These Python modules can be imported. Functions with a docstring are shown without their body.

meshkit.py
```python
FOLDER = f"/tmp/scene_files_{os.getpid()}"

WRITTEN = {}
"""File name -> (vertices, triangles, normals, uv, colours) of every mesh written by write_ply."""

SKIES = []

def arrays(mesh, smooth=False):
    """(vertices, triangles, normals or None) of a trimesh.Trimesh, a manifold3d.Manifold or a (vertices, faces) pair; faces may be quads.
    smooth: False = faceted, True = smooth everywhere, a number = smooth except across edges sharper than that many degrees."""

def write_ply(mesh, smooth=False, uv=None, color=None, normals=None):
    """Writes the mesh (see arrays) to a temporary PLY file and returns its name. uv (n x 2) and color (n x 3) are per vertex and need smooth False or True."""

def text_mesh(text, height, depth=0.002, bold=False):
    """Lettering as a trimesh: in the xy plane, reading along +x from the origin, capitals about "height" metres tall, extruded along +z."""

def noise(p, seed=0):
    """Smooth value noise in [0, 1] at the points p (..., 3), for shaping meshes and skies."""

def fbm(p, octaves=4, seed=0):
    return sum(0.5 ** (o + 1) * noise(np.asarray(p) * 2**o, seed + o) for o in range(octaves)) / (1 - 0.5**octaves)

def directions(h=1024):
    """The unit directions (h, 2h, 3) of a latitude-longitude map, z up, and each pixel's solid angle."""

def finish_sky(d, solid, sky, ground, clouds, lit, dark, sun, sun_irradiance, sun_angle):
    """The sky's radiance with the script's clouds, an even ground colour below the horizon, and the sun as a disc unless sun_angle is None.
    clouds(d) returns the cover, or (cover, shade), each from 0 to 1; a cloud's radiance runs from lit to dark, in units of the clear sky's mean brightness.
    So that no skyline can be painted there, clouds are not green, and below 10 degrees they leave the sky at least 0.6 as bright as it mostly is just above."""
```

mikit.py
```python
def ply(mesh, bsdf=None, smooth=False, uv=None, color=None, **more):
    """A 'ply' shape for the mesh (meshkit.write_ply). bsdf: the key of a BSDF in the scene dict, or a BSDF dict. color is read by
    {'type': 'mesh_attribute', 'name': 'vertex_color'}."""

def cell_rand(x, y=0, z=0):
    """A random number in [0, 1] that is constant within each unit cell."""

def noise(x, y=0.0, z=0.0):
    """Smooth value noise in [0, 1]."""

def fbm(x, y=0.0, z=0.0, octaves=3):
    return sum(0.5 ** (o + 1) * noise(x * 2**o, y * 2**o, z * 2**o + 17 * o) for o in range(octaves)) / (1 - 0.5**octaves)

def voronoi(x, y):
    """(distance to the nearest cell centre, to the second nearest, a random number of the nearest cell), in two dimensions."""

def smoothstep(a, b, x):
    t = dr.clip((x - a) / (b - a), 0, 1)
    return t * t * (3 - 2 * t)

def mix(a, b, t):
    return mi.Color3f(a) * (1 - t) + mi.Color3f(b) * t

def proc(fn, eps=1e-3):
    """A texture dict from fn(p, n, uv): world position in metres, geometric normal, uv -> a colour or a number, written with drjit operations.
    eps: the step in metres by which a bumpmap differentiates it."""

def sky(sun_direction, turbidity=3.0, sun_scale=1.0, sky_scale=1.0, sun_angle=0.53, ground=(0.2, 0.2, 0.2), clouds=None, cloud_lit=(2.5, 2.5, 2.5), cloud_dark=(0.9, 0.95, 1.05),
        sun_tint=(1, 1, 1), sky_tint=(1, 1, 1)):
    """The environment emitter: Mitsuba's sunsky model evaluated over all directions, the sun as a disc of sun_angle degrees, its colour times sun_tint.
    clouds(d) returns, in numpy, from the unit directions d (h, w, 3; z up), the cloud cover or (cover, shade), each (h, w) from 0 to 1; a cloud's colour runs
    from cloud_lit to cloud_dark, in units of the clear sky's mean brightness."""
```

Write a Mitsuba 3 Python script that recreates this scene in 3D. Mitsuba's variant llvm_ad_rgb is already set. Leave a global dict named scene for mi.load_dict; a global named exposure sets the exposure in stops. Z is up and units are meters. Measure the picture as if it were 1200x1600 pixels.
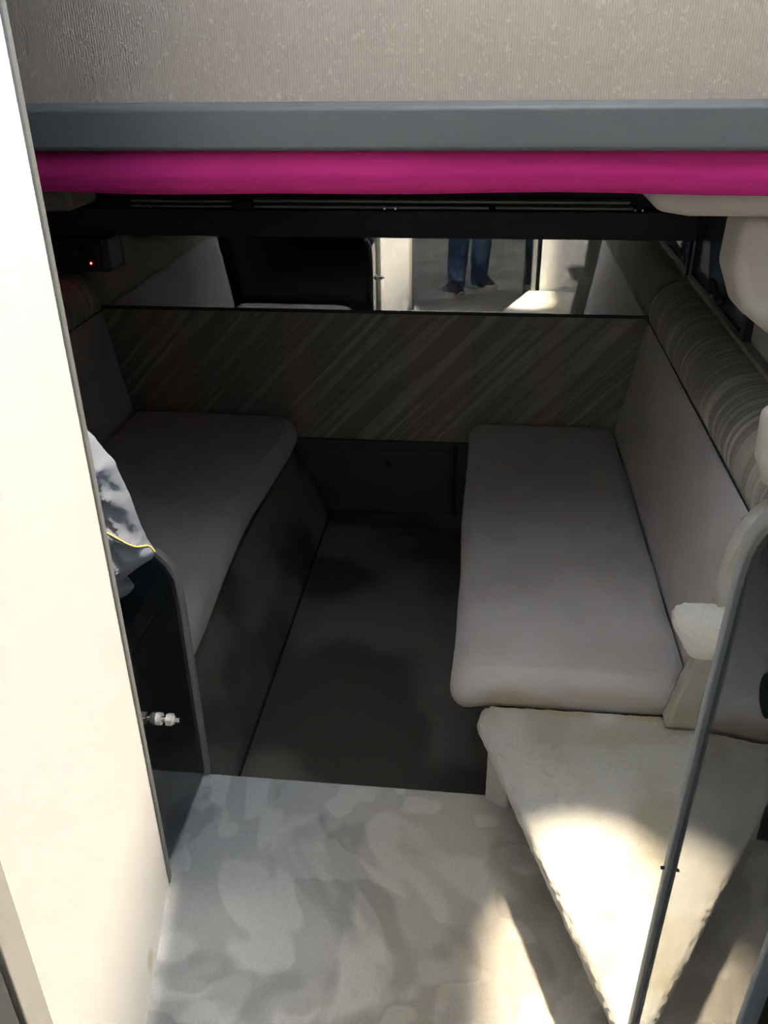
import math
import numpy as np
import trimesh
import manifold3d as m3
import mitsuba as mi
import drjit as dr
import shapely
import shapely.geometry as sg
import mikit
import meshkit
from mikit import proc, noise, fbm, smoothstep, mix

T = mi.ScalarTransform4f
rng = np.random.default_rng(7)
scene, labels = {}, {}

# ---------------------------------------------------------------- camera
F_PX, PITCH, YAW, ROLL = 1362.1, math.radians(28.6), math.radians(6.85), math.radians(-0.81)
EYE = np.array([0.0, 0.0, 1.6])
cy_, sy_, cp_, sp_ = math.cos(YAW), math.sin(YAW), math.cos(PITCH), math.sin(PITCH)
FWD = np.array([-sy_ * cp_, cy_ * cp_, -sp_])
RGT = np.array([cy_, sy_, 0.0])
UP0 = np.cross(RGT, FWD)
R2 = RGT * math.cos(ROLL) + UP0 * math.sin(ROLL)
UP = np.cross(R2, FWD)
scene['camera'] = {
    'type': 'perspective', 'fov_axis': 'x', 'fov': math.degrees(2 * math.atan(600 / F_PX)),
    'near_clip': 0.01, 'far_clip': 100.0,
    'to_world': T().look_at(origin=EYE.tolist(), target=(EYE + FWD).tolist(), up=UP.tolist()),
}

# ---------------------------------------------------------------- light
SUN = np.array([0.165, 0.165, 1.0])
SUN_SCALE, SKY_SCALE, WARM = 0.32, 1.0, (1.0, 0.985, 0.945)
scene['sky'] = mikit.sky(SUN, turbidity=3.0, sun_scale=SUN_SCALE, sky_scale=SKY_SCALE, sun_angle=3.2,
                         ground=(0.32, 0.31, 0.29), sun_tint=WARM, sky_tint=(1.0, 0.92, 0.80),
                         clouds=lambda d: 0.55 * np.clip(meshkit.fbm(d * 2.5 + 3.0) * 2.4 - 0.7, 0, 1))
exposure = 4.9

# ---------------------------------------------------------------- helpers
def label(key, text=None, cat=None, group=None, kind=None):
    e = {}
    if text: e['label'] = text
    if cat: e['category'] = cat
    if group: e['group'] = group
    if kind: e['kind'] = kind
    labels[key] = e

def obj(key, mesh, bsdf, smooth=35, **more):
    k, i = key, 0
    while k in scene:
        i += 1
        k = f'{key}_{i:03d}'
    scene[k] = mikit.ply(mesh, bsdf, smooth=smooth, **more)
    return k

def tm(man):
    m = man.to_mesh()
    return trimesh.Trimesh(np.array(m.vert_properties[:, :3], float), np.array(m.tri_verts, int), process=False)

def cat(*ms):
    return trimesh.util.concatenate(list(ms))

def sphere(c, r, seg=16):
    return m3.Manifold.sphere(r, seg).translate(list(map(float, c)))

def rbox(lo, hi, r=0.01, seg=16):
    lo, hi = np.array(lo, float), np.array(hi, float)
    r = min(r, (hi - lo).min() / 2 * 0.98)
    pts = [(lo[0] + r if a else hi[0] - r, lo[1] + r if b else hi[1] - r, lo[2] + r if c else hi[2] - r)
           for a in (0, 1) for b in (0, 1) for c in (0, 1)]
    return m3.Manifold.batch_hull([sphere(p, r, seg) for p in pts])

def hull_pts(pts, r, seg=16):
    return m3.Manifold.batch_hull([sphere(p, r, seg) for p in pts])

def capsule(a, b, ra, rb=None, seg=20):
    return m3.Manifold.batch_hull([sphere(a, ra, seg), sphere(b, ra if rb is None else rb, seg)])

def extrude(poly, h, frame):
    """extrude a shapely polygon (u, v) by h; frame = (origin, U, V, W)"""
    polys = getattr(poly, 'geoms', [poly])
    out = []
    for g in polys:
        m = trimesh.creation.extrude_polygon(g, h, engine='earcut')
        o, U, V, W = (np.array(x, float) for x in frame)
        v = np.array(m.vertices)
        f = np.array(m.faces)
        if np.dot(np.cross(U, V), W) < 0:
            f = f[:, ::-1]
        out.append(trimesh.Trimesh(o + v[:, :1] * U + v[:, 1:2] * V + v[:, 2:] * W, f, process=False))
    return cat(*out)

XZ = lambda y: ((0, y, 0), (1, 0, 0), (0, 0, 1), (0, 1, 0))      # profile in xz, extruded along +y
YZ = lambda x: ((x, 0, 0), (0, 1, 0), (0, 0, 1), (1, 0, 0))      # profile in yz, extruded along +x
XY = lambda z: ((0, 0, z), (1, 0, 0), (0, 1, 0), (0, 0, 1))

def loft(rings):
    """closed mesh from a list of (n, 3) rings"""
    rings = [np.asarray(r, float) for r in rings]
    n = len(rings[0])
    v = np.vstack(rings + [rings[0].mean(0)[None], rings[-1].mean(0)[None]])
    f = []
    for k in range(len(rings) - 1):
        for i in range(n):
            j = (i + 1) % n
            f += [[k * n + i, k * n + j, (k + 1) * n + j], [k * n + i, (k + 1) * n + j, (k + 1) * n + i]]
    a, b = len(rings) * n, len(rings) * n + 1
    for i in range(n):
        j = (i + 1) % n
        f += [[a, j, i], [b, (len(rings) - 1) * n + i, (len(rings) - 1) * n + j]]
    m = trimesh.Trimesh(v, np.array(f), process=False)
    if m.volume < 0:
        m.invert()
    return m

def tube(path, r, seg=12):
    path = np.asarray(path, float)
    rr = np.broadcast_to(np.asarray(r, float), len(path))
    t = np.gradient(path, axis=0)
    t /= np.linalg.norm(t, axis=1, keepdims=True)
    a = np.cross(t[0], [0.13, 0.21, 0.97])
    if np.linalg.norm(a) < 0.2:
        a = np.cross(t[0], [1, 0, 0])
    rings = []
    for p, d, q in zip(path, t, rr):
        a = a - d * (a @ d)
        a /= np.linalg.norm(a)
        b = np.cross(d, a)
        ang = np.arange(seg) * 2 * np.pi / seg
        rings.append(p + q * (np.cos(ang)[:, None] * a + np.sin(ang)[:, None] * b))
    return loft(rings)

def sweep(path, side, prof):
    """sweep profile points (a along 'side', b along tangent x side) over the path"""
    path = np.asarray(path, float)
    side = np.asarray(side, float)
    t = np.gradient(path, axis=0)
    t /= np.linalg.norm(t, axis=1, keepdims=True)
    rings = []
    for p, d in zip(path, t):
        b = np.cross(d, side)
        b /= np.linalg.norm(b)
        rings.append(np.array([p + a_ * side + b_ * b for a_, b_ in prof]))
    return loft(rings)

def rounded_ring(poly_buffered, n=64):
    r = poly_buffered.exterior
    s = np.linspace(0, r.length, n, endpoint=False)
    return np.array([r.interpolate(x).coords[0] for x in s])

def displaced(mesh, amp, scale, seed=0, octaves=3):
    m = trimesh.Trimesh(np.array(mesh.vertices), np.array(mesh.faces), process=True)
    n = m.vertex_normals
    h = meshkit.fbm(m.vertices * scale, octaves, seed) - 0.5
    return trimesh.Trimesh(m.vertices + n * (h * 2 * amp)[:, None], m.faces, process=False)

def fine(man, length):
    return tm(man.refine_to_length(length))

def smooth_path(pts, n=40):
    from scipy.interpolate import PchipInterpolator
    pts = np.asarray(pts, float)
    s = np.r_[0, np.cumsum(np.linalg.norm(np.diff(pts, axis=0), axis=1))]
    return PchipInterpolator(s, pts)(np.linspace(0, s[-1], n))

# ---------------------------------------------------------------- materials
def rgb(*c):
    return {'type': 'rgb', 'value': list(map(float, c))}

def pr(color, rough=0.6, spec=0.4, **k):
    c = color if isinstance(color, dict) else rgb(*color)
    return {'type': 'twosided', 'bsdf': {'type': 'principled', 'base_color': c, 'roughness': rough, 'specular': spec, **k}}

def bump(color, fn, scale, rough=0.9, spec=0.2, eps=1e-3, **k):
    c = color if isinstance(color, dict) else rgb(*color)
    return {'type': 'twosided', 'bsdf': {'type': 'bumpmap', 'tex': proc(fn, eps), 'scale': scale,
            'inner': {'type': 'principled', 'base_color': c, 'roughness': rough, 'specular': spec, **k}}}

def carpet_col(p, n, uv):
    w = fbm(p.x * 3.1 + 5, p.y * 3.1, p.z * 3.1, 2)
    a = fbm(p.x * 7 + 3.0 * w, p.y * 7 - 2.5 * w, p.z * 7, 3)
    b = noise(p.x * 16 + 6 * w, p.y * 16 + 4 * a, p.z * 16)
    patch = smoothstep(0.43, 0.52, a) * 0.55 + smoothstep(0.46, 0.58, b) * 0.45
    warm = smoothstep(-0.45, 0.15, p.x + 0.25 * (1.3 - p.y) + 0.35 * (w - 0.5))
    cool_c = mix(mi.Color3f(0.275, 0.308, 0.335), mi.Color3f(0.445, 0.485, 0.515), patch)
    warm_c = mix(mi.Color3f(0.31, 0.295, 0.255), mi.Color3f(0.48, 0.46, 0.41), patch)
    g = 0.93 + 0.14 * noise(p.x * 420, p.y * 420, p.z * 420)
    return mix(cool_c, warm_c, warm) * g

def pile(p, n, uv):
    return noise(p.x * 420, p.y * 420, p.z * 420) + 0.6 * noise(p.x * 190, p.y * 190, p.z * 190)

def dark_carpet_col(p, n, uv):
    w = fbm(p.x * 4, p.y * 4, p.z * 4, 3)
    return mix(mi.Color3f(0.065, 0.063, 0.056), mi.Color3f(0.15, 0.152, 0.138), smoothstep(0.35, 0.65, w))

def shelf_col(p, n, uv):
    w = fbm(p.x * 5 + 9, p.y * 5, p.z * 5, 3)
    v = fbm(p.x * 13, p.y * 13 + 4, p.z * 13, 2)
    c = mix(mi.Color3f(0.33, 0.315, 0.255), mi.Color3f(0.46, 0.455, 0.42), smoothstep(0.35, 0.62, w))
    c = mix(c, mi.Color3f(0.40, 0.42, 0.40), 0.5 * smoothstep(0.5, 0.65, v))
    stain = smoothstep(0.38, 0.30, p.z) * smoothstep(1.49, 1.5, p.y)
    c = mix(c, mi.Color3f(0.33, 0.235, 0.12), 0.55 * stain * smoothstep(0.35, 0.55, v))
    return c * (0.93 + 0.14 * noise(p.x * 420, p.y * 420, p.z * 420))

def wallfab_col(p, n, uv):
    s = p.x * 0.72 - p.z * 0.69
    l = p.x * 0.69 + p.z * 0.72
    s = s + 0.004 * (noise(l * 9, s * 30) - 0.5)
    a = noise(s * 58 + 3, l * 2.2, 1.0)
    b = noise(s * 130, l * 1.7, 5.0)
    c = noise(s * 24 + 11, l * 0.6, 9.0)
    v = smoothstep(0.52, 0.78, a) * (0.25 + 0.45 * noise(l * 26, s * 60, 3.0)) + smoothstep(0.58, 0.75, b) * 0.3
    tan = smoothstep(0.48, 0.72, noise(p.x * 9 + 2, p.z * 1.5)) * (0.35 + 0.65 * c)
    base = mix(mi.Color3f(0.195, 0.188, 0.165), mi.Color3f(0.265, 0.205, 0.155), tan)
    col = mix(base, mi.Color3f(0.36, 0.355, 0.30), v)
    weave = 0.84 + 0.32 * noise(p.x * 500, p.y * 500, p.z * 350)
    return col * weave

def bolster_col(p, n, uv):
    s = p.y - 0.10 * p.z
    s = s + 0.010 * (noise(p.z * 9 + p.x * 9, s * 5) - 0.5)
    a = noise(s * 60, p.z * 3 + p.x * 3, 2.0)
    b = noise(s * 170, p.z * 6 + p.x * 6, 7.0)
    v = smoothstep(0.50, 0.75, a) * 0.45 + smoothstep(0.55, 0.78, b) * 0.4
    col = mix(mi.Color3f(0.235, 0.225, 0.19), mi.Color3f(0.45, 0.44, 0.385), v)
    return col * (0.88 + 0.24 * noise(p.x * 400, p.y * 400, p.z * 400))

def seat_col(p, n, uv):
    w = fbm(p.x * 4, p.y * 4 + 7, p.z * 4, 3)
    c = mix(mi.Color3f(0.40, 0.385, 0.37), mi.Color3f(0.47, 0.455, 0.455), smoothstep(0.3, 0.7, w))
    dirt = smoothstep(1.66, 1.53, p.y) * smoothstep(0.352, 0.325, p.z) * smoothstep(0.30, 0.62, noise(p.x * 11, p.z * 30, 3.0))
    c = mix(c, mi.Color3f(0.40, 0.33, 0.22), 0.55 * dirt)
    return c * (0.95 + 0.1 * noise(p.x * 600, p.y * 600, p.z * 600))

def seat_bump(p, n, uv):
    return noise(p.x * 700, p.y * 700, p.z * 700)

def bunkfab_col(p, n, uv):
    rib = 0.5 + 0.5 * dr.sin(p.x * 2 * math.pi / 0.0042 + 1.5 * noise(p.x * 90, p.z * 60))
    st = noise(p.x * 420, p.z * 150, 1.0)
    fleck = smoothstep(0.70, 0.88, noise(p.x * 380, p.z * 260, 6.0)) * smoothstep(0.3, 0.6, noise(p.x * 60, p.z * 60, 2.0))
    low = fbm(p.x * 2.2, p.z * 5, 3.0, 2)
    c = mix(mi.Color3f(0.33, 0.285, 0.245), mi.Color3f(0.50, 0.445, 0.39), 0.45 * rib + 0.35 * st + 0.25 * low)
    return mix(c, mi.Color3f(0.62, 0.58, 0.51), 0.5 * fleck)

def bunkfab_h(p, n, uv):
    rib = 0.5 + 0.5 * dr.sin(p.x * 2 * math.pi / 0.0042 + 1.5 * noise(p.x * 90, p.z * 60))
    fleck = smoothstep(0.70, 0.90, noise(p.x * 380, p.z * 260, 6.0)) * smoothstep(0.3, 0.6, noise(p.x * 60, p.z * 60, 2.0))
    return 0.5 * rib + 1.1 * fleck + 0.3 * noise(p.x * 500, p.z * 300)

def white_col(p, n, uv):
    d = dr.sqrt(dr.square((p.x + 0.545) * 14) + dr.square((p.z - 0.155) * 34) + dr.square((p.y - 0.93) * 40))
    s = smoothstep(1.1, 0.3, d + 0.7 * (fbm(p.y * 60, p.z * 60, 1.0, 2) - 0.5))
    return mix(mi.Color3f(0.86, 0.875, 0.885), mi.Color3f(0.62, 0.50, 0.30), 0.5 * s)

def jean_col(p, n, uv):
    w = fbm(p.x * 10, p.y * 10, p.z * 6, 3)
    return mix(mi.Color3f(0.05, 0.085, 0.15), mi.Color3f(0.12, 0.18, 0.29), smoothstep(0.35, 0.65, w))

MATS = {
    'm_carpet': bump(proc(carpet_col), pile, 0.0016, 0.95, 0.1),
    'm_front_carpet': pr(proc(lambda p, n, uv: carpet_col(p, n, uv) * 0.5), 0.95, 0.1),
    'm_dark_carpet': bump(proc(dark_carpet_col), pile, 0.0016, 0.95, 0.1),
    'm_shelf': pr(proc(shelf_col), 0.95, 0.1),
    'm_wallfab': bump(proc(wallfab_col), seat_bump, 0.0012, 0.92, 0.15),
    'm_pad': pr(proc(lambda p, n, uv: shelf_col(p, n, uv) * 1.35), 0.95, 0.1),
    'm_bolster': pr(proc(bolster_col), 0.9, 0.2),
    'm_seat': bump(proc(seat_col), seat_bump, 0.0006, 0.85, 0.25, sheen=0.4),
    'm_bunkfab': bump(proc(bunkfab_col), bunkfab_h, 0.0012, 0.9, 0.2, 4e-4),
    'm_white': pr(proc(white_col), 0.42, 0.4),
    'm_rail': pr((0.125, 0.14, 0.15), 0.48, 0.45),
    'm_magenta': pr((0.57, 0.028, 0.225), 0.75, 0.25, sheen=0.5),
    'm_trim': pr((0.21, 0.225, 0.225), 0.5, 0.4),
    'm_trimlight': pr((0.46, 0.47, 0.45), 0.5, 0.4),
    'm_darktrim': pr((0.10, 0.105, 0.11), 0.5, 0.4),
    'm_gloss': {'type': 'twosided', 'bsdf': {'type': 'plastic', 'int_ior': 1.52, 'diffuse_reflectance': rgb(0.006, 0.009, 0.011)}},
    'm_black': pr((0.018, 0.019, 0.02), 0.5, 0.4),
    'm_beam': pr((0.045, 0.047, 0.047), 0.6, 0.35),
    'm_slat': pr((0.34, 0.33, 0.31), 0.5, 0.4),
    'm_cabinet': pr((0.058, 0.064, 0.065), 0.7, 0.3),
    'm_cream': pr((0.47, 0.435, 0.385), 0.5, 0.35),
    'm_greywall': pr((0.42, 0.42, 0.40), 0.7, 0.3),
    'm_sill': pr((0.22, 0.22, 0.20), 0.55, 0.35),
    'm_ceiling': pr((0.55, 0.53, 0.49), 0.8, 0.2),
    'm_mirror': {'type': 'twosided', 'bsdf': {'type': 'conductor', 'specular_reflectance': rgb(0.88, 0.89, 0.88)}},
    'm_tint': {'type': 'twosided', 'bsdf': {'type': 'plastic', 'int_ior': 1.5, 'diffuse_reflectance': rgb(0.07, 0.083, 0.088)}},
    'm_pane': {'type': 'thindielectric', 'int_ior': 1.5},
    'm_chrome': {'type': 'twosided', 'bsdf': {'type': 'roughconductor', 'alpha': 0.12, 'specular_reflectance': rgb(0.85, 0.85, 0.85)}},
    'm_nylon': pr((0.82, 0.82, 0.80), 0.4, 0.4),
    'm_bag': {'type': 'principledthin', 'base_color': rgb(0.30, 0.345, 0.43), 'roughness': 0.35, 'diff_trans': 0.8, 'spec_trans': 0.0},
    'm_frost': {'type': 'principledthin', 'base_color': rgb(0.92, 0.92, 0.90), 'roughness': 0.6, 'diff_trans': 2.0, 'spec_trans': 0.0},
    'm_yellow': pr((0.75, 0.50, 0.12), 0.5, 0.3),
    'm_jeans': pr(proc(jean_col), 0.9, 0.1),
    'm_shoe': pr((0.035, 0.03, 0.045), 0.7, 0.3),
    'm_sole': pr((0.50, 0.46, 0.38), 0.6, 0.3),
    'm_skin': pr((0.55, 0.36, 0.27), 0.5, 0.4),
    'm_hair': pr((0.06, 0.045, 0.03), 0.6, 0.3),
    'm_shirt': pr((0.16, 0.17, 0.19), 0.9, 0.1),
    'm_bed': pr((0.30, 0.29, 0.28), 0.9, 0.1),
}
scene.update(MATS)

# ---------------------------------------------------------------- dimensions (metres; camera eye at x = y = 0)
ZP, ZL, ZF = 0.11, -0.03, 0.03          # platform, lounge floor, floor behind the platform
YB = 2.98                               # rear wall plane
XR, XL = 0.68, -1.50                    # side walls of the coach
ZC = 2.05                               # roof
Y0 = -2.6                               # front of the coach

# ================================================================ SETTING
# lounge floor, entry platform, front floor
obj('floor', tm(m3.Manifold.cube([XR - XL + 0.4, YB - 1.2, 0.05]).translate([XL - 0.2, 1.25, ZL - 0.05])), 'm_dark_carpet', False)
label('floor', 'dark carpeted lounge floor between the two benches', kind='structure')
plat = rbox((XL - 0.1, 0.62, ZL - 0.04), (XR + 0.1, 1.427, ZP), 0.010)
obj('floor_platform', tm(plat), 'm_carpet', 40)
label('floor_platform', 'pale blotchy carpeted platform in the foreground', kind='structure')
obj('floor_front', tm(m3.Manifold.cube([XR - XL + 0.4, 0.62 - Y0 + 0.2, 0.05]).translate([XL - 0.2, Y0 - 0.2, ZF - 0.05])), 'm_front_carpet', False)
label('floor_front', 'grey carpeted aisle floor under the person, seen in the mirror', kind='structure')

# roof with an open round-cornered hatch over the step
hatch = sg.box(0.385 + 0.14, 0.98 + 0.14, 0.665 - 0.14, 1.50 - 0.14).buffer(0.14, 24)
wx = lambda y: -0.583 + (1.132 - y) * 0.1938
hatch2 = sg.Polygon([(wx(0.534) + 0.066, 0.60), (wx(0.29) + 0.305, 0.60), (wx(1.14) + 0.305, 1.45), (wx(1.384) + 0.066, 1.45)])
hatch4 = sg.box(-0.45, -1.05, 0.1, -0.60).buffer(0.04)
hatch3 = sg.box(-0.13, 1.02, 0.32, 1.50).buffer(0.02)
roof = sg.box(XL - 0.1, Y0 - 0.1, XR + 0.1, YB + 0.2).difference(hatch).difference(hatch2).difference(hatch3).difference(hatch4)
obj('ceiling', extrude(roof, 0.05, XY(ZC)), 'm_ceiling', False)
obj('ceiling__roof_light', tm(m3.Manifold.cube([0.50, 0.54, 0.004]).translate([-0.155, 0.99, ZC + 0.051])), 'm_frost', False)
obj('ceiling__roof_light', tm(m3.Manifold.cube([0.90, 0.90, 0.004]).translate([-0.60, -1.20, ZC + 0.051])), 'm_frost', False)
label('ceiling', 'pale coach roof over the front', kind='structure')

# rear wall: carcass behind mirror, patterned fabric panel, base
obj('wall_back', tm(m3.Manifold.cube([XR - XL + 0.2, 0.06, ZC + 0.1]).translate([XL - 0.1, YB + 0.012, ZL - 0.05])), 'm_beam', False)
label('wall_back', 'dark rear wall of the coach', kind='structure')
fab = rbox((-1.46, YB - 0.004, 0.272), (0.66, YB + 0.03, 0.757), 0.004)
k = obj('wall_back__fabric_panel', tm(fab), 'm_wallfab', 40)
label(k, 'diagonally striped grey and brown upholstery panel')
k = obj('wall_back__top_binding', tube([(-1.46, YB - 0.002, 0.757), (-0.4, YB - 0.002, 0.758), (0.66, YB - 0.002, 0.757)], 0.006), 'm_black', 40)

# side walls of the lounge and front cabin
def side_wall(key, x0, sgn, text):
    openings = [sg.box(-1.9, 1.2, -0.9, 1.75).buffer(0.05)] if sgn < 0 else []
    prof = sg.box(Y0 - 0.1, ZL - 0.05, YB + 0.05, ZC)
    for o in openings:
        prof = prof.difference(o)
    obj(key, extrude(prof, 0.06, YZ(x0 if sgn > 0 else x0 - 0.06)), 'm_greywall', False)
    label(key, text, kind='structure')
side_wall('wall_right', XR, 1, 'grey side wall above the right bench')
side_wall('wall_left', XL, -1, 'grey side wall above the left bench')
fw = sg.box(XL - 0.1, ZF - 0.05, XR + 0.1, ZC).difference(sg.box(-0.7, 1.35, 0.2, 1.75).buffer(0.05))
obj('wall_front', extrude(fw, 0.06, XZ(Y0 - 0.06)), 'm_greywall', False)
label('wall_front', 'front wall of the coach with the windscreen opening', kind='structure')
obj('window_3', tm(m3.Manifold.cube([XR - XL - 0.2, 0.006, 0.95]).translate([XL + 0.1, Y0 - 0.05, 0.98])), 'm_pane', False)
label('window_3', 'windscreen at the front of the coach', kind='structure')

# white partition on the left with its grey edge trims
W0, W1 = np.array([-0.583, 1.132]), np.array([-0.527, 0.843])
WD = (W1 - W0) / np.linalg.norm(W1 - W0)
WN = np.array([-WD[1], WD[0]])
WN = WN if WN[0] > 0 else -WN                 # towards the aisle
def wall_pt(s, off=0.0):
    return W0 + WD * s + WN * off
def wall_slab(s0, s1, o0, o1, z0, z1, r):
    pts = []
    for s, o in ((s0, o0), (s1, o0), (s1, o1), (s0, o1)):
        q = wall_pt(s, o)
        pts += [(q[0], q[1], z0), (q[0], q[1], z1)]
    if r:
        c = np.mean(pts, 0)
        sg_ = []
        for s, o in ((s0 + r, o0 + r), (s1 - r, o0 + r), (s1 - r, o1 - r), (s0 + r, o1 - r)):
            q = wall_pt(s, o)
            sg_ += [(q[0], q[1], z0 + r), (q[0], q[1], z1 - r)]
        return tm(hull_pts(sg_, r))
    return tm(m3.Manifold.hull_points(np.array(pts)))
obj('wall_partition', wall_slab(0.004, 0.60, -0.022, 0.0, ZP, ZC, 0), 'm_white', False)
label('wall_partition', 'bright white partition wall along the left of the aisle', kind='structure')
k = obj('wall_partition__edge_trim', wall_slab(-0.012, 0.010, -0.026, 0.004, ZP, ZC, 0.004), 'm_trim', 40)
label(k, 'grey rubber edge trim')
k = obj('wall_partition__end_trim', wall_slab(0.580, 0.632, -0.026, 0.006, ZP - 0.02, ZC, 0.004), 'm_trimlight', 40)
label(k, 'light grey end trim')
k = obj('wall_partition__end_post', wall_slab(0.634, 0.70, -0.030, 0.002, ZP - 0.06, ZC, 0.006), 'm_darktrim', 40)

enc = m3.Manifold.hull_points(np.array([(*wall_pt(a, b), z) for z in (ZP - 0.05, ZC) for a, b in ((0.02, -0.024), (0.57, -0.024))] + [(XL + 0.002, y, z) for z in (ZP - 0.05, ZC) for y in (0.56, 1.12)]))
obj('wall_enclosure', tm(enc), 'm_beam', False)
label('wall_enclosure', 'dark enclosure behind the white partition', kind='structure')

# ================================================================ UPPER BUNK
YF = 1.53
ZB = lambda z: 1.6 - (1.6 - z) * YF / 1.45
B = 'upper_bunk'
label(B, 'upper bunk across the top with ribbed taupe fabric front, grey rail and magenta edge', 'bunk')
obj(B + '__frame', tm(m3.Manifold.cube([XR - XL, YB - YF - 0.05, 0.06]).translate([XL, YF + 0.04, 1.386])), 'm_beam', False)
k = obj(B + '__front_panel', tm(rbox((XL + 0.02, YF + 0.012, ZB(1.445)), (XR - 0.02, YF + 0.06, ZC - 0.002), 0.008)), 'm_bunkfab', 40)
label(k, 'ribbed taupe fabric')
rail_prof = sg.Polygon([(YF + 0.004, ZB(1.452)), (YF + 0.004, ZB(1.500)), (YF + 0.016, ZB(1.506)), (YF + 0.05, ZB(1.506)), (YF + 0.05, ZB(1.452))]).buffer(0.009, 8)
k = obj(B + '__rail', extrude(rail_prof, XR - XL - 0.03, YZ(XL + 0.015)), 'm_rail', 40)
label(k, 'grey leatherette rail')
# magenta padded edge, slightly billowing
xs = np.linspace(XL + 0.02, XR - 0.02, 120)
rings = []
mp = rounded_ring(sg.Polygon([(YF + 0.035, ZB(1.392)), (YF + 0.028, ZB(1.41)), (YF + 0.03, ZB(1.432)), (YF + 0.06, ZB(1.432)), (YF + 0.06, ZB(1.392))]).buffer(0.017, 8), 40)
for x in xs:
    dz = 0.0022 * math.sin(x * 5.3 + 1) + 0.0012 * math.sin(x * 13)
    dy = 0.003 * math.sin(x * 4.1) + 0.0012 * math.sin(x * 17 + 2)
    q = mp.copy()
    rings.append(np.c_[np.full(len(q), x), q[:, 0] + dy, q[:, 1] + dz * (q[:, 1] < ZB(1.41))])
k = obj(B + '__padded_edge', loft(rings), 'm_magenta', True)
label(k, 'magenta padded edge')

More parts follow.
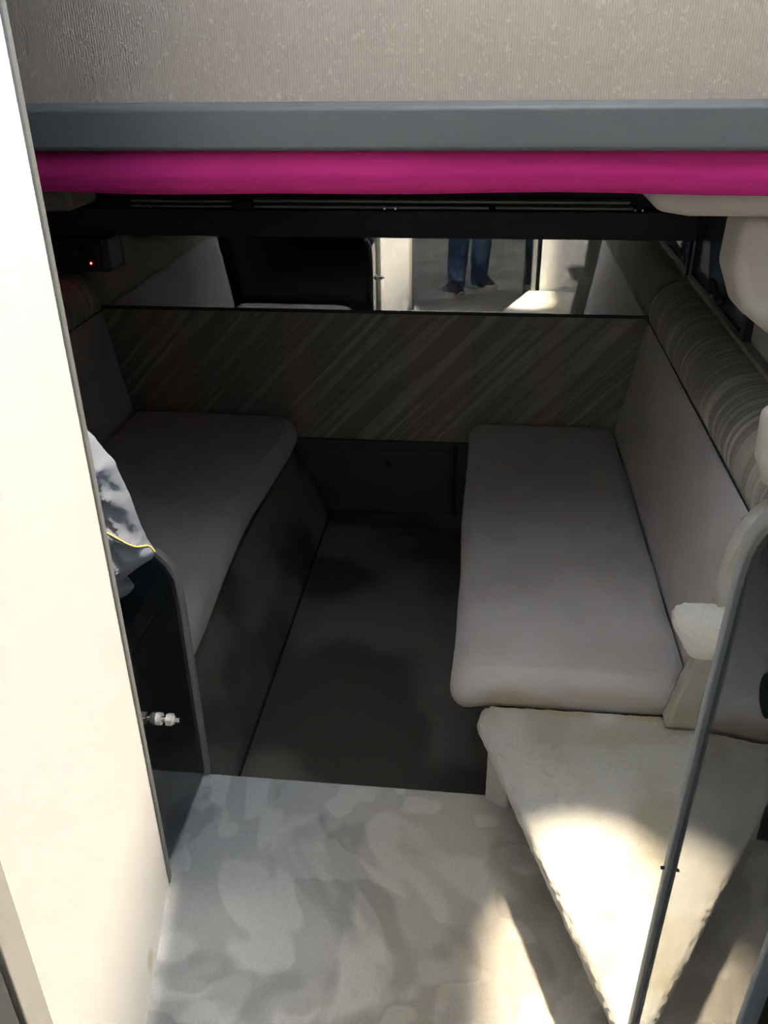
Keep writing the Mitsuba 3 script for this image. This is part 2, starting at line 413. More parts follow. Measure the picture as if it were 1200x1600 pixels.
# ================================================================ MIRROR, BEAM, SLATS
obj('mirror', tm(m3.Manifold.cube([XR - XL - 0.05, 0.004, 0.34]).translate([XL + 0.02, YB - 0.002, 0.757])), 'm_mirror', False)
label('mirror', 'wide mirror on the rear wall above the striped panel', 'mirror')
label('beam', 'black crossbeam in front of the mirror under the bunk', 'beam')
obj('beam__housing', tm(rbox((XL + 0.015, 2.915, 1.021), (0.655, YB - 0.003, 1.107), 0.004)), 'm_beam', 40)
for nm, x0, x1, z0, z1, y0 in (('slat', -1.19, -0.80, 1.111, 1.119, 2.925), ('slat', -1.19, -0.80, 1.126, 1.134, 2.93), ('slat', -0.77, 0.0, 1.111, 1.120, 2.922),
                               ('slat', -0.77, 0.44, 1.128, 1.137, 2.93), ('slat', 0.02, 0.45, 1.111, 1.119, 2.925)):
    obj('beam__' + nm, tm(rbox((x0, y0, z0), (x1, YB - 0.004, z1), 0.0025)), 'm_slat', 40)
for x in (-1.115, -0.335, -0.300, 0.455, 0.478):
    obj('beam__screw', tm(m3.Manifold.cylinder(0.004, 0.0045, 0.0035, 12).rotate([90, 0, 0]).translate([x, 2.9225, 1.1125])), 'm_chrome', 40)
obj('beam__bracket', tm(rbox((-0.84, 2.918, 1.106), (-0.772, YB - 0.004, 1.14), 0.003)), 'm_black', 40)
obj('beam__bracket', tm(rbox((-1.30, 2.918, 1.106), (-1.195, YB - 0.004, 1.14), 0.003)), 'm_black', 40)

# ================================================================ REAR LOCKER
label('rear_locker', 'low dark locker under the striped panel between the benches', 'locker')
obj('rear_locker__body', tm(rbox((-0.80, YB - 0.012, ZL), (0.05, YB + 0.012, 0.271), 0.004)), 'm_cabinet', 40)
k = obj('rear_locker__door', tm(rbox((-0.560, YB - 0.020, ZL + 0.004), (-0.105, YB - 0.010, 0.240), 0.004)), 'm_cabinet', 40)
lk = m3.Manifold.cylinder(0.008, 0.011, 0.011, 24) - m3.Manifold.cube([0.003, 0.012, 0.01], True).translate([0, 0, 0.008])
obj('rear_locker__door__lock', tm(lk.rotate([90, 0, 0]).translate([-0.336, YB - 0.019, 0.187])), 'm_black', 40)
obj('rear_locker__side_trim', tm(rbox((-0.095, YB - 0.024, ZL), (-0.078, YB - 0.010, 0.262), 0.003)), 'm_black', 40)
# curved carpet piece in the left rear corner
cv = [(-0.585 - 0.10 * math.cos(t), YB - 0.02 - 0.12 * (1 - math.sin(t))) for t in np.linspace(0, math.pi / 2, 14)]
ring = lambda z, r: np.array([(x, y, z) for x, y in cv] + [(-0.75, YB - 0.02, z), (-0.75, YB - 0.14, z)])

# ================================================================ BENCHES
def cushion(lo, hi, r, puff, seed, taper=None, sag=None):
    man = rbox(lo, hi, r, 24).refine_to_length(0.035)
    m = tm(man)
    v = np.array(m.vertices)
    lo, hi = np.array(lo), np.array(hi)
    t = np.clip((v - lo) / (hi - lo), 0, 1)
    w = (4 * t[:, 0] * (1 - t[:, 0])) ** 0.6 * (4 * t[:, 1] * (1 - t[:, 1])) ** 0.4
    v[:, 2] += puff * w * (t[:, 2] > 0.5)
    v[:, 2] += (meshkit.fbm(v * [5, 4, 5], 3, seed) - 0.5) * 0.008
    v[:, 0] += (meshkit.fbm(v * [3, 3.5, 3], 2, seed + 5) - 0.5) * 0.010
    if sag:
        v = sag(v, t)
    return trimesh.Trimesh(v, m.faces, process=False)

def slab_profile(pts, r, y0, y1, n_end=6, ny=40, wob=0.0, seed=0):
    """profile (x, z) rounded by r, lofted along y with rounded ends"""
    poly = sg.Polygon(pts)
    rings = []
    ys = list(np.linspace(y0 + r, y1 - r, ny))
    seq = [(y0 + r * (1 - math.sin(a)), math.cos(a)) for a in np.linspace(math.pi / 2, 0, n_end)][:-1]
    prof = lambda f: rounded_ring(poly.buffer(max(r * f, 0.001), 12), 72)
    for y, f in seq:
        q = prof(f); rings.append(np.c_[q[:, 0], np.full(len(q), y), q[:, 1]])
    for y in ys:
        q = prof(1.0); rings.append(np.c_[q[:, 0], np.full(len(q), y), q[:, 1]])
    for y, f in [(y1 - y + y0, f) for y, f in seq[::-1]]:
        q = prof(f); rings.append(np.c_[q[:, 0], np.full(len(q), y), q[:, 1]])
    m = loft(rings)
    if wob:
        v = np.array(m.vertices)
        v[:, 0] += (meshkit.fbm(v * [4, 3.2, 4], 3, seed) - 0.5) * wob
        m = trimesh.Trimesh(v, m.faces, process=False)
    return m

CX2 = -0.82   # x' = CX2 - x mirrors the right bench to the left
mx = lambda pts: [(CX2 - a, b) for a, b in pts]

# right bench
RB = 'bench'
label(RB, 'grey cushioned bench on the right, its near end in light', 'bench')
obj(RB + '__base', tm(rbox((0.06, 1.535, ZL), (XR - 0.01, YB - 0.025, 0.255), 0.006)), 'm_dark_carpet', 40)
def sag_r(v, t):
    v = v.copy()
    c = np.clip(1 - t[:, 0] / 0.16, 0, 1) * np.clip(1 - t[:, 1] / 0.16, 0, 1)
    v[:, 2] -= 0.022 * c * (1 - 0.4 * t[:, 2])
    v[:, 0] += 0.022 * (t[:, 1] - 0.5) * (t[:, 0] < 0.3)*0 - 0.006 * c
    # two stitched creases across the pad
    for yc in (2.42, 2.46, 2.50):
        v[:, 2] -= 0.006 * np.exp(-((v[:, 1] - yc) / 0.008) ** 2) * np.clip(1 - np.abs(t[:, 0] - 0.06) / 0.14, 0, 1) * (t[:, 2] > 0.5)
    return v
k = obj(RB + '__seat_cushion', cushion((-0.037, 1.518, 0.258), (0.485, YB - 0.012, 0.366), 0.048, 0.010, 3, sag=sag_r), 'm_seat', True)
k = obj(RB + '__backrest', slab_profile([(0.505, 0.345), (0.566, 0.728), (0.65, 0.728), (0.65, 0.345)], 0.024, 1.60, YB - 0.006, wob=0.012, seed=4), 'm_seat', 50)
bol = [(0.560, 0.760)] + [(0.648 - 0.091 * math.cos(t), 0.782 + 0.091 * math.sin(t)) for t in np.linspace(0, math.pi / 2, 14)] + [(0.662, 0.873), (0.662, 0.760)]
k = obj(RB + '__bolster', slab_profile(bol, 0.012, 1.532, YB - 0.012, wob=0.006, seed=9), 'm_bolster', 50)
label(k, 'striped taupe bolster along the top')
obj(RB + '__seam_piping', tube([(0.5475, 1.61, 0.7505), (0.5475, 2.2, 0.7505), (0.5475, YB - 0.01, 0.7505)], 0.0022, 8), 'm_black', 40)

# left bench
LB = 'bench_001'
label(LB, 'dark shaded cushioned bench on the left behind the black panel', 'bench')
base = m3.Manifold.hull_points(np.array([(x, y, z) for y in (1.438, YB - 0.022) for x, z in ((-0.566, ZL), (-0.572, ZL + 0.05), (-0.70, 0.25), (XL + 0.01, 0.25), (XL + 0.01, ZL))]))
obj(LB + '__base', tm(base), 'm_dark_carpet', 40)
def sag_l(v, t):
    v = v.copy()
    v[:, 0] += 0.012 * np.sin(v[:, 1] * 5) * (t[:, 0] > 0.7)
    v[:, 2] -= 0.018 * np.clip((t[:, 0] - 0.80) / 0.2, 0, 1) ** 2 * (t[:, 2] > 0.4)
    return v
obj(LB + '__base_seam', tube([(-0.564, 1.44, ZL + 0.001), (-0.564, 2.2, ZL + 0.001), (-0.564, YB - 0.03, ZL + 0.001)], 0.004, 8), 'm_black', 40)
k = obj(LB + '__seat_cushion', cushion((-1.31, 1.47, 0.255), (-0.680, YB - 0.012, 0.376), 0.050, 0.008, 13, sag=sag_l), 'm_seat', True)
k = obj(LB + '__backrest', slab_profile(mx([(0.505, 0.345), (0.566, 0.728), (0.65, 0.728), (0.65, 0.345)]), 0.024, 1.52, YB - 0.006, wob=0.012, seed=14), 'm_seat', 50)
k = obj(LB + '__bolster', slab_profile(mx(bol), 0.012, 1.50, YB - 0.012, wob=0.006, seed=19), 'm_bolster', 50)
label(k, 'striped taupe bolster along the top')
obj(LB + '__seam_piping', tube([(CX2 - 0.5475, 1.55, 0.7505), (CX2 - 0.5475, 2.2, 0.7505), (CX2 - 0.5475, YB - 0.01, 0.7505)], 0.0022, 8), 'm_black', 40)

# ================================================================ WINDOWS AND SILLS
def window(key, x, sgn, text):
    """sgn +1: right wall, glass facing -x"""
    yz = sg.Polygon([(2.30, 0.905), (2.955, 0.905), (2.955, 1.34), (2.30, 1.34)])
    o = sg.box(2.27, 0.885, 2.96, 1.36).buffer(0.012)
    i = sg.box(2.30, 0.925, 2.925, 1.33).buffer(0.01)
    t = 0.022
    x0 = x - t if sgn > 0 else x
    obj(key + '__frame', extrude(o.difference(i), t, YZ(x0)), 'm_black', False)
    obj(key + '__pane', extrude(i.buffer(0.004), 0.005, YZ(x - 0.012 if sgn > 0 else x + 0.007)), 'm_tint', False)
    label(key, text, kind='structure')
    c = x - 0.03 * sgn
    latch = hull_pts([(c, 2.50, 0.94), (c, 2.56, 0.94)], 0.014) + hull_pts([(c - 0.012 * sgn, 2.505, 0.955), (c - 0.02 * sgn, 2.52, 0.985)], 0.010) + hull_pts([(c - 0.012 * sgn, 2.555, 0.955), (c - 0.02 * sgn, 2.545, 0.985)], 0.010)
    obj(key + '__latch', tm(latch), 'm_black', 40)
window('window_1', XR, 1, 'dark tinted side window beside the right bench')
window('window_2', XL, -1, 'dark tinted side window beside the left bench')
for kx, x0, x1, tx in (('trim_1', 0.655, XR - 0.002, 'right'), ('trim_2', CX2 - XR + 0.002, CX2 - 0.655, 'left')):
    obj(kx, tm(rbox((x0, 1.56, 0.8865), (x1, YB - 0.006, 0.902), 0.004)), 'm_sill', 40)
    label(kx, f'narrow grey sill ledge above the {tx} bolster', kind='structure')

# ================================================================ CREAM MOULDINGS
def mould(lo, hi, r):
    return tm(rbox(lo, hi, r, 32))
oc = hull_pts([(0.31, 1.645, 1.353), (0.31, 2.2, 1.353), (0.64, 1.645, 1.353), (0.64, 2.2, 1.353), (0.35, 1.65, 1.346), (0.64, 1.65, 1.346)], 0.03, 32)
obj('overhead_moulding', tm(oc), 'm_cream', 50)
label('overhead_moulding', 'cream rounded moulding directly under the right end of the magenta edge', 'moulding')
oc = rbox((XL + 0.003, 2.76, 1.122), (-1.315, YB - 0.006, 1.36), 0.02, 24)
obj('overhead_moulding_001', tm(oc), 'm_cream', 50)
label('overhead_moulding_001', 'dim cream moulding in the rear left corner above the black crossbeam', 'moulding')
um = sg.Polygon([(0.447, 1.36), (0.447, 1.22), (0.475, 1.145), (0.55, 1.085), (0.70, 1.06), (0.70, 1.36)]).buffer(-0.02).buffer(0.02, 16)
m = extrude(um, 0.10, XZ(1.66))
obj('side_moulding', tm(hull_pts([(x, y, z) for y in (1.69, 1.78) for x, z in ((0.477, 1.286), (0.475, 1.215), (0.50, 1.155), (0.57, 1.105), (0.645, 1.09), (0.645, 1.286))], 0.027, 24)), 'm_cream', 50)
label('side_moulding', 'large cream rounded moulding at the right edge, below the magenta edge', 'moulding')
obj('side_moulding_001', tm(hull_pts([(x, y, z) for y in (1.495, 1.502) for x, z in ((0.521, 1.0), (0.524, 0.93), (0.540, 0.892), (0.575, 0.868), (0.645, 0.866), (0.645, 1.02))], 0.027, 24)), 'm_cream', 50)
label('side_moulding_001', 'small cream rounded moulding at the right edge beside the bolster', 'moulding')

# ================================================================ CARPETED STEP SHELF (right foreground)
ZS = 0.29
S = 'step_shelf'
label(S, 'carpeted triangular step shelf on the right, sunlit towards its tip', 'step')
out = sg.Polygon([(0.022, 1.463), (0.031, 1.503), (0.049, 1.517), (0.25, 1.519), (0.66, 1.519), (0.66, 0.848), (0.285, 0.812), (0.262, 0.798), (0.247, 0.802)])
out = out.buffer(-0.012).buffer(0.012, 10)
core = sg.Polygon(out.buffer(-0.012).exterior.coords)
pc = np.array(core.exterior.coords)[:-1]
slab = m3.Manifold.batch_hull([sphere((x, y, z), 0.012, 12) for x, y in np.array(core.convex_hull.exterior.coords)[:-1] for z in (ZS - 0.012, ZS - 0.022)])
top = displaced(fine(slab, 0.0055), 0.0036, 130, 3, 2)
obj(S + '__top', top, 'm_shelf', True)
def prism(poly, z0, z1):
    return extrude(poly, z1 - z0, XY(z0))
leg = sg.Polygon([(0.050, 1.409), (0.093, 1.389), (0.30, 1.02), (0.32, 1.04), (0.12, 1.45), (0.052, 1.45)]).buffer(-0.006).buffer(0.006, 6)
obj(S + '__support', displaced(fine(hull_pts([(x, y, z) for x, y in ((0.056, 1.415), (0.093, 1.397), (0.125, 1.47), (0.06, 1.47)) for z in (ZP - 0.01, ZS - 0.02)], 0.008, 12), 0.012), 0.0015, 120, 5, 2), 'm_shelf', True)
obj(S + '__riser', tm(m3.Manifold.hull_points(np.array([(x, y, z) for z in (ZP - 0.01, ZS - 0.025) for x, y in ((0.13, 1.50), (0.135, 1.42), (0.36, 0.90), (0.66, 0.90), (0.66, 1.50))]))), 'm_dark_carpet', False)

# ================================================================ ARMREST POST at the bench end
A = 'armrest'
label(A, 'pale carpeted armrest on a flared post at the near end of the right bench', 'armrest')
pad = hull_pts([(0.425, 1.462, 0.573), (0.425, 1.488, 0.576), (0.645, 1.462, 0.580), (0.645, 1.488, 0.583), (0.450, 1.452, 0.530), (0.645, 1.448, 0.522), (0.465, 1.488, 0.53), (0.645, 1.488, 0.53)], 0.026, 20)
k = obj(A + '__pad', displaced(fine(pad, 0.006), 0.0036, 130, 8, 2), 'm_pad', True)
label(k, 'nubbly pale carpeted pad')
post = m3.Manifold.hull_points(np.array([(x, y, z) for y in (1.472, 1.510) for x, z in ((0.421, 0.298), (0.668, 0.298), (0.668, 0.535), (0.466, 0.535))]))
obj(A + '__post', displaced(fine(post, 0.010), 0.0016, 120, 9, 2), 'm_shelf', True)
upm = m3.Manifold.hull_points(np.array([(x, y, z) for y in (1.486, 1.524) for x, z in ((0.480, 0.55), (0.482, 0.64), (0.489, 0.72), (0.506, 0.785), (0.538, 0.826), (0.668, 0.835), (0.668, 0.55))]))
k = obj(A + '__upright', displaced(fine(upm, 0.010), 0.0016, 120, 10, 2), 'm_shelf', True)
label(k, 'curved carpeted upright')
k = obj(A + '__button', tm(sphere((0.500, 1.468, 0.455), 0.009, 20)), 'm_nylon', True)
label(k, 'small white button')

# ================================================================ BLACK GLOSSY PANEL on the right with grey edge trim
Q0 = np.array([0.269, 0.821])
PD = np.array([0.110, 0.994]); PD /= np.linalg.norm(PD)
PN = np.array([PD[1], -PD[0]])                       # to the right, away from the aisle
def ppt(y, z, off=0.0):
    s = (y - Q0[1]) / PD[1]
    q = Q0 + PD * s + PN * off
    return (q[0], q[1], z)
edge_yz = smooth_path([(0.815, ZS + 0.001), (0.800, 0.55), (0.788, 0.736), (0.772, 0.919), (0.757, 1.065), (0.752, 1.115), (0.743, 1.160), (0.722, 1.198), (0.678, 1.240), (0.60, 1.268), (0.50, 1.275)], 90)
near_yz = smooth_path([(0.50, 1.275), (0.447, 1.255), (0.436, 1.20), (0.435, 1.05), (0.442, 0.92), (0.452, 0.7), (0.465, 0.4), (0.47, ZP + 0.002)], 50)
gp = 'panel'
label(gp, 'black glossy panel with grey rounded edge on the right, mirroring the step', 'panel')
poly = sg.Polygon([(0.815, ZS + 0.001)] + list(map(tuple, edge_yz)) + list(map(tuple, near_yz)) + [(0.74, ZP + 0.002), (0.785, ZS + 0.001)]).buffer(0)
UPN = np.array([PN[0], PN[1], 0.0])
UPD = np.array([PD[0], PD[1], 0.0]) / PD[1]
org = np.array([Q0[0], Q0[1], 0.0]) - UPD * Q0[1]
obj(gp + '__sheet', extrude(poly, 0.008, (org - UPN * 0.001, UPD, (0, 0, 1), UPN)), 'm_gloss', False)
uprof = [(-0.0095, -0.010), (-0.007, -0.0135), (0.007, -0.0135), (0.0165, -0.012), (0.019, -0.008), (0.019, 0.006), (0.0165, 0.0095), (0.004, 0.0105), (-0.006, 0.0095), (-0.0095, 0.006)]
def trim_sweep(yz, prof):
    return sweep([ppt(y, z) for y, z in yz], UPN, prof)
k = obj(gp + '__edge_trim', trim_sweep(edge_yz, [(a * 0.92 + 0.001, b * 0.88) for a, b in uprof]), 'm_trim', 50)
label(k, 'grey rubber edge trim')
k = obj(gp + '__edge_trim', trim_sweep(near_yz, [(a * 0.45 + 0.002, b * 0.4) for a, b in uprof]), 'm_trim', 50)
kb = ppt(0.566, 1.138, 0.0)
knob = m3.Manifold.cylinder(0.006, 0.021, 0.018, 28).scale([1, 1, 1]).rotate([0, -90, 0]).translate(list(kb))
k = obj(gp + '__stopper', tm(knob), 'm_gloss', 40)
label(k, 'round black stopper')
bq = ppt(0.790, 0.668, -0.004)
obj(gp + '__screw', tm(m3.Manifold.cylinder(0.005, 0.0022, 0.0022, 10).rotate([0, 90, 0]).translate([bq[0] - 0.0085, bq[1], bq[2]])), 'm_black', 40)

# white-faced cabinet beyond the black panel (seen in the mirror)
label('side_cabinet', 'white cabinet face beside the step, seen only in the mirror', 'cabinet')
obj('side_cabinet__body', tm(rbox((0.315, -0.6, ZF), (XR - 0.004, 0.770, 1.18), 0.008)), 'm_black', 40)
k = obj('side_cabinet__rear_face', tm(rbox((0.31, 0.770, ZS - 0.06), (XR - 0.004, 0.786, 1.19), 0.004)), 'm_white', 40)

# ================================================================ BLACK CONSOLE on the left
c = 'console'
label(c, 'black glossy console on the left between white partition and bench', 'console')
prof = sg.Polygon([(-1.46, ZP), (-0.5935, ZP), (-0.5935, 0.58), (-0.597, 0.645), (-0.610, 0.676), (-0.632, 0.702), (-0.67, 0.717), (-0.72, 0.722), (-1.46, 0.722)])
prof = prof.buffer(-0.02).buffer(0.02, 12)
obj(c + '__shell', extrude(prof, 0.27, XZ(1.15)), 'm_gloss', 30)
tp = smooth_path([(-0.5935, ZP + 0.002), (-0.5935, 0.4), (-0.594, 0.56), (-0.597, 0.642), (-0.609, 0.675), (-0.632, 0.702), (-0.67, 0.717), (-0.73, 0.722), (-1.2, 0.722), (-1.44, 0.722)], 90)
tpath = np.c_[tp[:, 0], np.full(len(tp), 1.424), tp[:, 1]]
k = obj(c + '__edge_trim', sweep(tpath, (0, 1, 0), [(-0.009, -0.007), (-0.007, -0.009), (0.007, -0.009), (0.009, -0.007), (0.009, 0.006), (0.006, 0.008), (-0.006, 0.008), (-0.009, 0.006)]), 'm_trim', 50)
label(k, 'grey rubber edge trim')
# bolt on the aisle face
def lathe_x(x0, prof, y, z):
    parts = []
    for (a, b, r0, r1, seg) in prof:
        parts.append(m3.Manifold.cylinder(b - a, r0, r1, seg).rotate([0, 90, 0]).translate([x0 + a, y, z]))
    return parts
bx, by, bz = -0.5935, 1.225, 0.452
pts = lathe_x(bx, [(0.0, 0.010, 0.0125, 0.012, 28)], by, bz)
obj(c + '__bolt', tm(sum(pts[1:], pts[0])), 'm_nylon', 40)
label(c + '__bolt', 'white and chrome bolt')
pts = lathe_x(bx, [(0.009, 0.046, 0.0055, 0.0055, 20)], by, bz)
obj(c + '__bolt__shank', tm(pts[0]), 'm_chrome', 40)
pts = lathe_x(bx, [(0.020, 0.032, 0.0125, 0.0125, 6), (0.032, 0.036, 0.0085, 0.0075, 24)], by, bz)
obj(c + '__bolt__nut', tm(pts[0] + pts[1]), 'm_nylon', 40)

# ================================================================ PLASTIC BAG on the console
def bag_mesh():
    ol = [(-0.83, 0.725), (-0.80, 0.86), (-0.74, 0.97), (-0.68, 1.025), (-0.657, 1.005), (-0.626, 0.956), (-0.605, 0.890), (-0.595, 0.839), (-0.586, 0.803), (-0.573, 0.785), (-0.581, 0.772), (-0.603, 0.757), (-0.636, 0.731),
          (-0.622, 0.711), (-0.638, 0.692), (-0.658, 0.682), (-0.70, 0.70), (-0.76, 0.715)]
    poly = sg.Polygon(ol)
    h = 0.006
    xs_, zs_ = np.arange(-0.84, -0.56, h), np.arange(0.67, 1.04, h)
    pts = [(x, z) for x in xs_ for z in zs_ if poly.contains(sg.Point(x, z)) and poly.exterior.distance(sg.Point(x, z)) > h * 0.6]
    bd = [poly.exterior.interpolate(s).coords[0] for s in np.arange(0, poly.length, h)]
    P = np.array(pts + bd)
    from scipy.spatial import Delaunay
    tri = Delaunay(P).simplices
    cen = P[tri].mean(1)
    tri = tri[[poly.contains(sg.Point(*q)) for q in cen]]
    d = np.array([poly.exterior.distance(sg.Point(*q)) for q in P])
    d[len(pts):] = 0
    puff = 0.030 * np.sqrt(np.clip(d / 0.09, 0, 1))
    wx_, wz_ = P[:, 0], P[:, 1]
    def crease(px, pz, ang, w, h):
        """a sharp fold line through (px, pz)"""
        t = (wx_ - px) * -math.sin(ang) + (wz_ - pz) * math.cos(ang)
        return h * np.exp(-np.abs(t) / w)
    ridge = lambda s_, sd: (1 - np.abs(2 * meshkit.noise(np.c_[(wx_ * 0.9 + wz_ * 0.5) * s_, (wz_ * 0.9 - wx_ * 0.5) * s_ * 0.6, np.full(len(P), sd)], sd) - 1)) ** 2
    def layer(sign, sd):
        cr = 0.020 * ridge(22, sd) + 0.012 * ridge(46, sd + 3) + 0.004 * ridge(95, sd + 5)
        cr = cr + crease(-0.61, 0.815, -0.62, 0.006, 0.016) + crease(-0.63, 0.90, -0.45, 0.005, 0.010) + crease(-0.63, 0.765, -0.40, 0.006, 0.014) + crease(-0.64, 0.725, 0.5, 0.006, 0.012)
        return sign * (puff + cr * np.clip(d / 0.030, 0, 1))
    yc = 1.30 + 0.06 * (wz_ - 0.85)
    f = np.c_[P[:, 0], yc - layer(1, 2), P[:, 1]]
    b = np.c_[P[:, 0], yc + layer(1, 21), P[:, 1]]
    v = EYE + (np.vstack([f, b]) - EYE) * 0.950
    path = []
    for x, z in ((-0.70, 0.885), (-0.662, 0.862), (-0.640, 0.845), (-0.618, 0.826), (-0.598, 0.808), (-0.582, 0.794), (-0.574, 0.786)):
        i = np.argmin((P[:, 0] - x) ** 2 + (P[:, 1] - z) ** 2)
        path.append(v[i] + [0, -0.0015, 0])
    return trimesh.Trimesh(v, np.vstack([tri, tri[:, ::-1] + len(P)]), process=False), np.array(path)
label('plastic_bag', 'crumpled translucent bluish white plastic bag draped over the left console', 'bag')
bag_m, bag_path = bag_mesh()
obj('plastic_bag__sheet', bag_m, 'm_bag', 40)
k = obj('plastic_bag__drawstring', tube(smooth_path(bag_path, 40), 0.0015, 8), 'm_yellow', True)
label(k, 'thin yellow drawstring')

# ================================================================ SWITCH BOX on the left sill
label('switch_box', 'small dark wall box with red indicator light on the left sill', 'switch box')
obj('switch_box__case', tm(rbox((XL + 0.003, 2.885, 0.904), (-1.275, YB - 0.006, 1.012), 0.004)), 'm_beam', 40)
obj('switch_box__switch', tm(rbox((-1.375, 2.874, 0.922), (-1.312, 2.886, 0.992), 0.004)), 'm_black', 40)
obj('switch_box__bezel', tm(rbox((-1.290, 2.868, 0.916), (-1.262, YB - 0.006, 1.016), 0.004)), 'm_darktrim', 40)
scene['switch_box__indicator'] = mikit.ply(tm(sphere((-1.336, 2.8745, 0.936), 0.0036, 16)), pr((0.5, 0.02, 0.02), 0.4), smooth=True,
                                           emitter={'type': 'area', 'radiance': rgb(1.6, 0.05, 0.04)})
label('switch_box__indicator', 'tiny red indicator light')

# ================================================================ PERSON (seen in the mirror)
def blob(bones, length=0.018, it=10):
    man = m3.Manifold.batch_boolean([capsule(*b) for b in bones], m3.OpType.Add).refine_to_length(length)
    m = tm(man)
    m = trimesh.Trimesh(m.vertices, m.faces, process=True)
    trimesh.smoothing.filter_taubin(m, lamb=0.5, nu=0.53, iterations=it)
    return m
PB = 'person'
label(PB, 'person in blue jeans and dark pale-soled sneakers, legs reflected in the mirror', 'person')
a1, a2 = np.array([-0.205, -0.075, 0.12]), np.array([-0.050, -0.265, 0.12])
k1, k2 = np.array([-0.185, -0.14, 0.52]), np.array([-0.035, -0.27, 0.52])
h1, h2 = np.array([-0.19, -0.34, 0.93]), np.array([-0.02, -0.36, 0.93])
pel, che = np.array([-0.105, -0.36, 0.98]), np.array([-0.10, -0.37, 1.30])
s1, s2 = np.array([-0.29, -0.36, 1.43]), np.array([0.09, -0.36, 1.43])
e1, e2 = np.array([-0.31, -0.20, 1.24]), np.array([0.16, -0.20, 1.24])
w1, w2 = np.array([-0.125, -0.055, 1.50]), np.array([0.125, -0.055, 1.50])
hd = np.array([-0.10, -0.30, 1.655])
body = [(a1, k1, .042, .055), (a2, k2, .042, .055), (k1, h1, .055, .075), (k2, h2, .055, .075), (h1, h2, .10, .10), (pel, che, .12, .13), (che, s1, .11, .06), (che, s2, .11, .06),
        (s1, e1, .048, .040), (s2, e2, .048, .040), (e1, w1, .040, .027), (e2, w2, .040, .027), (che + [0, 0, .1], hd + [0, -.02, -.08], .065, .055),
        (hd + [0, -.02, .03], hd + [0, .01, -.01], .088, .085), (hd + [0, .03, -.06], hd + [0, .045, -.085], .055, .035), (hd + [0, .09, -.005], hd + [0, .108, -.035], .010, .014),
        (hd + [.085, -.01, -.01], hd + [.088, -.02, .02], .014, .016), (hd + [-.085, -.01, -.01], hd + [-.088, -.02, .02], .014, .016),
        (hd + [-.02, .085, -.072], hd + [.02, .085, -.072], .010, .010)]
ph = np.array([0.0, -0.020, 1.600])
for w, sx in ((w1, -1), (w2, 1)):
    palm = np.array([sx * 0.078, -0.052, 1.565])
    body += [(w, palm, .026, .024), (palm, palm + [-sx * .012, 0.0, .035], .024, .020)]
    for i, (ln, dz) in enumerate(((.030, .050), (.034, .026), (.032, .002), (.026, -.020))):
        kn = palm + np.array([-sx * .004, .010, dz])
        body += [(kn, kn + [-sx * .010, .022, .004], .0095, .0088), (kn + [-sx * .010, .022, .004], kn + [-sx * (.010 + ln * .6), .026, .006], .0088, .0078)]
    body += [(palm + [-sx * .005, -.01, -.012], palm + [-sx * .030, -.006, .0], .0115, .0105), (palm + [-sx * .030, -.006, .0], palm + [-sx * .052, .004, .018], .0105, .0085)]
obj(PB + '__body', blob(body, 0.012, 6), 'm_skin', True)
jeans = [(a1 + [0, 0, -.035], k1, .060, .075), (a2 + [0, 0, -.035], k2, .060, .075), (k1, h1, .075, .098), (k2, h2, .075, .098), (h1, h2, .118, .118), (h1 + [0, 0, .02], pel + [-.03, 0, .06], .115, .12), (h2 + [0, 0, .02], pel + [.03, 0, .06], .115, .12)]
jm = blob(jeans, 0.016, 8)
jv = np.array(jm.vertices)
fold = (meshkit.fbm(jv * [16, 16, 34], 3, 4) - 0.5) * 0.022 * np.clip((0.62 - jv[:, 2]) / 0.4, 0.15, 1)
jm = trimesh.Trimesh(jv + jm.vertex_normals * fold[:, None], jm.faces, process=False)
obj(PB + '__jeans', jm, 'm_jeans', True)
shirt = [(pel + [0, 0, .02], che, .142, .15), (che, s1, .125, .078), (che, s2, .125, .078), (s1, s1 + (e1 - s1) * .7, .066, .058), (s2, s2 + (e2 - s2) * .7, .066, .058), (h1 + [0, 0, .06], h2 + [0, 0, .06], .128, .128)]
obj(PB + '__shirt', blob(shirt, 0.02, 8), 'm_shirt', True)
hair = capsule(hd + [0, -.035, .035], hd + [0, -.005, .055], .096, .088)
hairm = tm((hair - m3.Manifold.cube([0.4, 0.4, 0.4], True).rotate([-25, 0, 0]).translate([float(hd[0]), float(hd[1] + .24), float(hd[2] - .12)])).refine_to_length(0.012))
obj(PB + '__hair', displaced(hairm, 0.004, 90, 3, 2), 'm_hair', True)
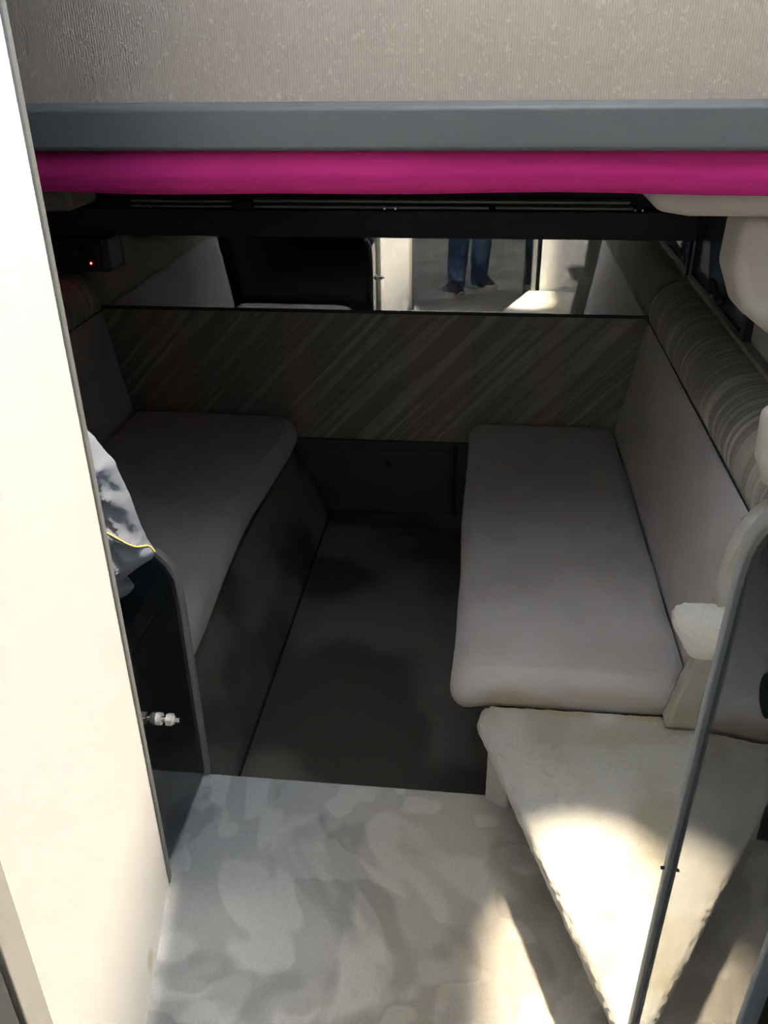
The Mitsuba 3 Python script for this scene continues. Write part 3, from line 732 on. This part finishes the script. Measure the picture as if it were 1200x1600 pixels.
def shoe(ankle, toe, key):
    ankle, toe = np.array(ankle, float), np.array(toe, float)
    d = toe - ankle[:2]; L = np.linalg.norm(d); d /= L
    n = np.array([-d[1], d[0]])
    g = lambda s, o, z: (ankle[0] + d[0] * s + n[0] * o, ankle[1] + d[1] * s + n[1] * o, z)
    heel = -0.065
    upper = m3.Manifold.batch_boolean([
        hull_pts([g(heel + .03, -.012, ZF + .045), g(heel + .03, .012, ZF + .045), g(.0, -.012, ZF + .10), g(-.02, .010, ZF + .10)], .030),
        hull_pts([g(.0, -.012, ZF + .095), g(.0, .012, ZF + .095), g(.09, -.022, ZF + .052), g(.09, .022, ZF + .052), g(-.02, 0, ZF + .04)], .030),
        hull_pts([g(.07, -.022, ZF + .048), g(.07, .022, ZF + .048), g(L - .062, -.020, ZF + .042), g(L - .062, .020, ZF + .042), g(L - .042, 0, ZF + .040)], .027)], m3.OpType.Add)
    um_ = trimesh.Trimesh(*[getattr(tm(upper.refine_to_length(0.008)), a) for a in ('vertices', 'faces')], process=True)
    trimesh.smoothing.filter_taubin(um_, iterations=8)
    obj(PB + '__' + key, um_, 'm_shoe', True)
    kk = [q for q in scene if q.startswith(PB + '__' + key) and q.count('__') == 1][-1]
    prof = sg.MultiPoint([(heel + .03, 0), (heel + .04, -.004), (.05, -.004), (L - .06, 0.004), (L - .045, -.004)]).convex_hull
    op = sg.LineString([(heel + .032, 0), (.04, .002), (L - .05, 0)]).buffer(.048, 16).union(sg.LineString([(L - .09, 0), (L - .045, 0)]).buffer(.055, 16)).buffer(.005)
    fr = ((ankle[0], ankle[1], ZF), (d[0], d[1], 0), (n[0], n[1], 0), (0, 0, 1))
    obj(kk + '__sole', extrude(op, 0.026, fr), 'm_sole', 30)
    cap = hull_pts([g(L - .046, -.022, ZF + .028), g(L - .046, .022, ZF + .028), g(L - .026, 0, ZF + .028)], .030)
    obj(kk + '__toe_cap', tm(cap ^ m3.Manifold.cube([1, 1, 0.5], True).translate([float(toe[0]), float(toe[1]), ZF + 0.252])), 'm_sole', 40)
    laces = []
    for i in range(4):
        s = .03 + i * .021; z = ZF + .122 - i * .0135
        laces.append(tube([g(s, -.026, z - .012), g(s + .004, 0, z), g(s, .026, z - .012)], .0028, 8))
    obj(kk + '__laces', cat(*laces), 'm_shoe', True)
shoe(a1, (-0.262, 0.118), 'shoe')
shoe(a2, (0.060, -0.105), 'shoe')
label('smartphone', 'black smartphone held up in both hands by the person', 'phone')
obj('smartphone', tm(rbox((-0.070, -0.024, 1.565), (0.070, -0.016, 1.635), 0.0035)), 'm_black', 40)
